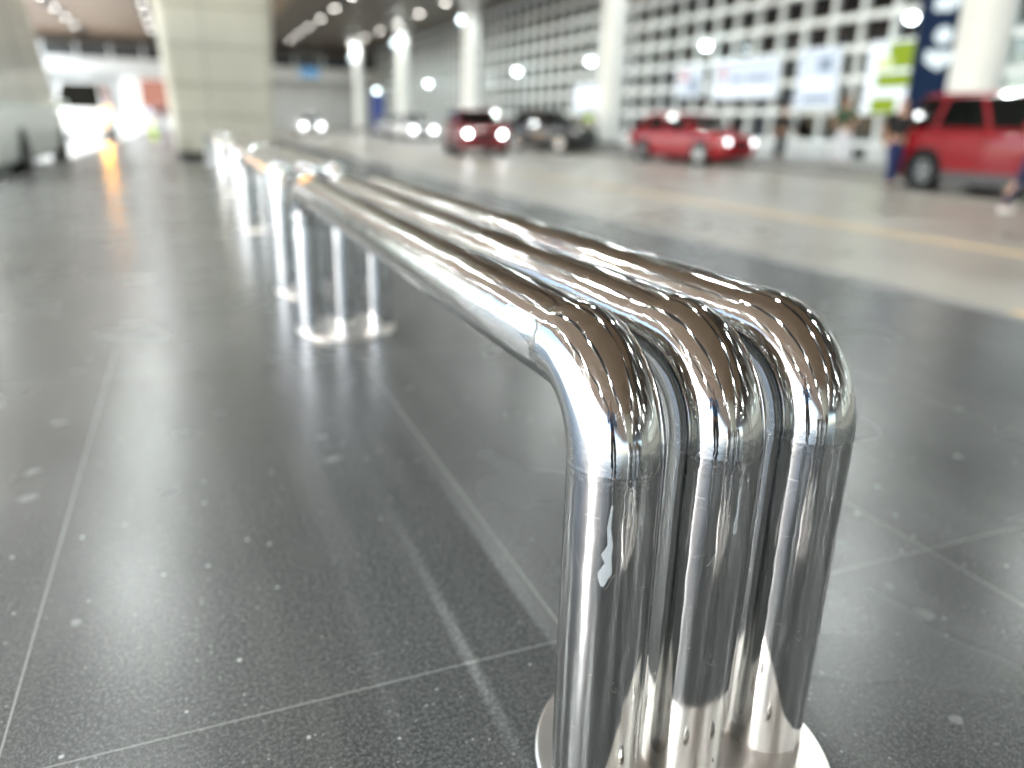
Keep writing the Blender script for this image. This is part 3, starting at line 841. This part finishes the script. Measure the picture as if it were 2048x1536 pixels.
t = make_car('saloon_car', slv, 4.5, 1.8, 1.46, .95, .82, 2.65, .9, .32, 'sedan', False)
put(t, 13.6, 55.0, -88, 'silver saloon car parked between the white saloon and the maroon car')
t = make_car('saloon_car', wht, 4.4, 1.8, 1.5, .95, .82, 2.6, .9, .32, 'sedan', True)
put(t, 12.6, 46.5, -88, 'white saloon car with one bright lamp left of the maroon car')
# vans at left
t = make_car('minibus', paint('greenish_white_paint', (.82, .88, .83)), 8.4, 2.0, 3.3, 1.15, 1.08, 4.8, .9, .36, 'van', False, gm=M_paleglass)
put(t, -3.5, 17.1, 90, 'tall white minibus with raked windscreen parked at the left edge', 'minibus', 'vans on the side road')
t = make_car('delivery_van', wht, 5.4, 1.95, 2.35, 1.22, 1.08, 3.2, .9, .34, 'van', False)
put(t, -3.75, 39.0, -90, 'white van facing the camera with an orange indicator lit', 'van', 'vans on the side road')
hb = MB(); hb.cyl((2.68, -.86 + 1.72, .98), (2.74, -.86 + 1.72, .98), .12, .11, 20); hb.build('indicator_lamp', M_amber, t)

# ------------------------------------------------------------------ people
skin_m = mat('skin', (.42, .24, .16), .5); skin_d = mat('darker_skin', (.25, .13, .08), .5)
hair_m = mat('black_hair', (.012, .010, .009), .5)
shoe_m = mat('black_shoe', (.015, .015, .016), .5); shoe_w = mat('white_shoe', (.8, .8, .8), .5)
eye_m = mat('eye_dark', (.02, .015, .012), .1)
def skinned(name, J, E, m, parent, root=0, sub=2):
    """J: list of (pos, (rx, ry)), E: edges"""
    me = bpy.data.meshes.new(name); me.from_pydata([tuple(j[0]) for j in J], E, [])
    o = bpy.data.objects.new(name, me); link(o, parent)
    me.materials.append(m)
    sk = o.modifiers.new('skin', 'SKIN'); sk.use_smooth_shade = True
    if not me.skin_vertices: return o
    d = me.skin_vertices[0].data
    for i, j in enumerate(J):
        d[i].radius = j[1]; d[i].use_root = (i == root)
    ss = o.modifiers.new('sub', 'SUBSURF'); ss.levels = sub; ss.render_levels = sub
    return o
def person(loc, rz, h, skinm, shirt, trouser, shoe, label, lean=0, legs=(.12, -.12), arms=((.25, .1, -.5), (-.25, .1, -.5)), shorts=False, sleeves=True, group='people by the cars', knee=.05, hairlong=False, vest=None):
    """local +y forward; legs = fore/aft foot offsets; arms = hand target rel. to shoulder (x,y,z) in units of h=1.75"""
    t = empty('person', loc, rad(rz)); k = h / 1.75
    t.scale = (k, k, k)
    ly = lean
    def tp(x, y, z):      # torso lean about hip
        dz = z - .95; return Vector((x, y + math.sin(ly) * dz, .95 + math.cos(ly) * dz))
    hip = tp(0, 0, .95); wst = tp(0, .01, 1.10); ch = tp(0, .02, 1.30); sh = tp(0, 0, 1.43); nk = tp(0, .015, 1.51); hb_ = tp(0, .03, 1.58); hd = tp(0, .035, 1.66); ht = tp(0, .03, 1.72)
    J = [(hip, (.15, .11)), (wst, (.135, .10)), (ch, (.16, .115)), (sh, (.12, .08)), (nk, (.055, .055)), (hb_, (.068, .078)), (hd, (.08, .098)), (ht, (.055, .07))]
    E = [(i, i + 1) for i in range(7)]
    legsJ = []; armJ = []
    for s, fy in ((1, legs[0]), (-1, legs[1])):
        hj = Vector((s * .095, 0, .88)); an = Vector((s * .10, fy, .09)); kn = (hj + an) / 2 + Vector((0, knee, .02)); toe = an + Vector((s * .02, .16, -.05))
        b0 = len(J)
        J += [(hj, (.092, .10)), (kn, (.06, .062)), ((kn + an) / 2 + Vector((0, -.015, .05)), (.054, .058)), (an, (.038, .042)), (toe, (.04, .03))]
        E += [(0, b0), (b0, b0 + 1), (b0 + 1, b0 + 2), (b0 + 2, b0 + 3), (b0 + 3, b0 + 4)]
        legsJ.append((hj, kn, an, toe))
    for s, a in ((1, arms[0]), (-1, arms[1])):
        sj = tp(s * .18, 0, 1.40); hd_t = sj + Vector(a); d = hd_t - sj; ln = d.length; L1 = .29; L2 = .26
        ln = min(ln, L1 + L2 - .01); d = d.normalized() * ln
        aa = (L1 * L1 - L2 * L2 + ln * ln) / (2 * ln); hh = math.sqrt(max(0, L1 * L1 - aa * aa))
        bend = Vector((s * .5, -.6, -.4)); bend = (bend - d.normalized() * bend.dot(d.normalized())).normalized()
        el = sj + d.normalized() * aa + bend * hh; wr = sj + d
        b0 = len(J)
        fd = (wr - el).normalized()
        pal = wr + fd * .075
        J += [(sj, (.058, .06)), (el, (.042, .044)), (wr, (.028, .024)), (pal, (.040, .018))]
        E += [(3, b0), (b0, b0 + 1), (b0 + 1, b0 + 2), (b0 + 2, b0 + 3)]
        side = fd.cross(Vector((0, 1, 0)) if abs(fd.y) < .8 else Vector((1, 0, 0))).normalized()
        for q, fl in enumerate((.062, .072, .068, .052)):
            off = side * (-.027 + .018 * q); curl = Vector((0, .35, -.1)) if abs(fd.y) < .8 else Vector((0, 0, -.35))
            p1 = pal + off + fd * fl * .55; p2 = p1 + (fd + curl).normalized() * fl * .5
            b1 = len(J); J += [(p1, (.009, .009)), (p2, (.008, .008))]; E += [(b0 + 3, b1), (b1, b1 + 1)]
        th = wr + fd * .03 - side * .04 + fd * .02; b1 = len(J); J += [(th, (.011, .011)), (th + fd * .035, (.009, .009))]; E += [(b0 + 2, b1), (b1, b1 + 1)]
        armJ.append((sj, el, wr))
    skinned('body', J, E, skinm, t)
    # garments
    g = .014
    SJ = [(hip + Vector((0, 0, -.02)), (.15 + g, .11 + g)), (wst, (.14 + g, .105 + g)), (ch, (.16 + g, .118 + g)), (sh, (.12 + g, .08 + g)), (tp(0, .01, 1.475), (.07, .065))]
    SE = [(0, 1), (1, 2), (2, 3), (3, 4)]
    for sj, el, wr in armJ:
        b0 = len(SJ); end = el.lerp(wr, .85) if sleeves == 'long' else sj.lerp(el, .75)
        SJ += [(sj, (.062 + g, .064 + g))]; SE += [(3, b0)]
        if sleeves == 'long': SJ += [(el, (.05 + g, .052 + g)), (end, (.04, .04))]; SE += [(b0, b0 + 1), (b0 + 1, b0 + 2)]
        else: SJ += [(end, (.056 + g, .058 + g))]; SE += [(b0, b0 + 1)]
    skinned('shirt', SJ, SE, shirt, t)
    TJ = [(hip + Vector((0, 0, .03)), (.148 + g, .112 + g)), (hip + Vector((0, 0, -.06)), (.13, .11))]; TE = [(0, 1)]
    for hj, kn, an, toe in legsJ:
        b0 = len(TJ); TJ += [(hj, (.095 + g, .103 + g))]; TE += [(1, b0)]
        if shorts: TJ += [(hj.lerp(kn, .85), (.085, .09))]; TE += [(b0, b0 + 1)]
        else: TJ += [(kn, (.068 + g, .07 + g)), (an + Vector((0, 0, .01)), (.055, .06))]; TE += [(b0, b0 + 1), (b0 + 1, b0 + 2)]
    skinned('trousers', TJ, TE, trouser, t)
    for (hj, kn, an, toe) in legsJ:
        skinned('shoe', [(an + Vector((0, -.05, -.04)), (.045, .042)), (an + Vector((0, .03, -.045)), (.046, .038)), (toe + Vector((0, .03, 0)), (.048, .028))], [(0, 1), (1, 2)], shoe, t)
    HJ = [(hd + Vector((0, -.035, .0)), (.083, .085)), (ht + Vector((0, -.012, .012)), (.072, .088))]; HE = [(0, 1)]
    if hairlong: HJ += [(nk + Vector((0, -.07, 0)), (.075, .05)), (sh + Vector((0, -.11, -.05)), (.07, .03))]; HE += [(0, 2), (2, 3)]
    skinned('hair', HJ, HE, hair_m, t)
    for s in (1, -1):
        b = MB(); b.cyl(hd + Vector((s * .03, .088, -.015)), hd + Vector((s * .03, .106, -.015)), .010, .006, 10); b.build('eye', eye_m, t)
    if vest:
        skinned('vest', [(wst + Vector((0, 0, -.08)), (.185, .145)), (ch, (.185, .14)), (sh + Vector((0, 0, -.02)), (.14, .10))], [(0, 1), (1, 2)], vest, t)
    tag(t, label, 'person', group); return t
cl = lambda n, c_: mat(n, c_, .85)
person((13.0, 11.75, ZR), 150, 1.72, skin_m, cl('black_shirt', (.008, .008, .009)), cl('dark_blue_jeans', (.012, .022, .09)), shoe_m,
       'man in black T-shirt and blue jeans walking past the rear of the dark red crossover', lean=.06, legs=(.22, -.25), arms=((.1, .12, -.48), (-.12, -.05, -.5)))
person((15.75, 15.9, .12), 120, 1.76, skin_m, cl('dark_green_shirt', (.012, .06, .03)), cl('pale_trousers', (.62, .62, .68)), shoe_m,
       'man in dark green shirt and pale trousers leaning on the far pavement', lean=.22, legs=(.14, -.12), arms=((.02, .38, -.28), (-.02, .36, -.30)))
person((16.3, 18.9, .12), 170, 1.58, skin_m, cl('black_blouse', (.012, .012, .012)), cl('black_trousers', (.01, .01, .011)), shoe_m,
       'woman dressed all in black standing at the front of the red hatchback', sleeves='long', hairlong=True, legs=(.05, -.04))
person((10.95, 7.45, ZR), -115, 1.75, skin_m, cl('grey_shirt', (.2, .2, .21)), cl('navy_trousers', (.010, .014, .05)), shoe_w,
       'person in navy trousers and white shoes stepping in at the right edge', legs=(.18, -.3))
person((16.0, 30.6, .12), 165, 1.72, skin_d, cl('grey_work_shirt', (.25, .25, .25)), cl('dark_work_trousers', (.02, .02, .025)), shoe_m,
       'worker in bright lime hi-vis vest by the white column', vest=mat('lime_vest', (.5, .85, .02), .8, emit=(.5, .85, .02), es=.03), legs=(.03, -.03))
person((13.9, 31.2, ZR), 120, 1.72, skin_d, cl('charcoal_shirt', (.02, .02, .022)), cl('grey_black_trousers', (.02, .02, .02)), shoe_m,
       'person in charcoal clothes standing beside the black off-roader', legs=(.03, -.03))
person((-1.1, 52.0, 0), 180, 1.78, skin_m, cl('navy_jacket', (.01, .015, .06)), cl('grey_trousers', (.2, .2, .22)), shoe_m,
       'distant person in navy jacket in front of the coral poster', sleeves='long', group='people by the far poster')
person((-1.75, 51.0, 0), 160, 1.66, skin_m, cl('pale_blue_shirt', (.45, .55, .72)), cl('beige_trousers', (.5, .45, .36)), shoe_m,
       'distant person in pale blue shirt beside the one in the navy jacket', group='people by the far poster')
# the photographer, mirrored in the steel
person((-.36, -.50, 0), -32, 1.66, skin_m, cl('blue_check_shirt', (.04, .13, .26)), cl('charcoal_jeans', (.03, .03, .035)), shoe_m,
       'photographer in a blue shirt behind the camera, mirrored in the bend of the tubes', lean=.35, legs=(.15, -.12), arms=((-.08, .34, -.25), (.08, .34, -.25)), sleeves='long', group=None)
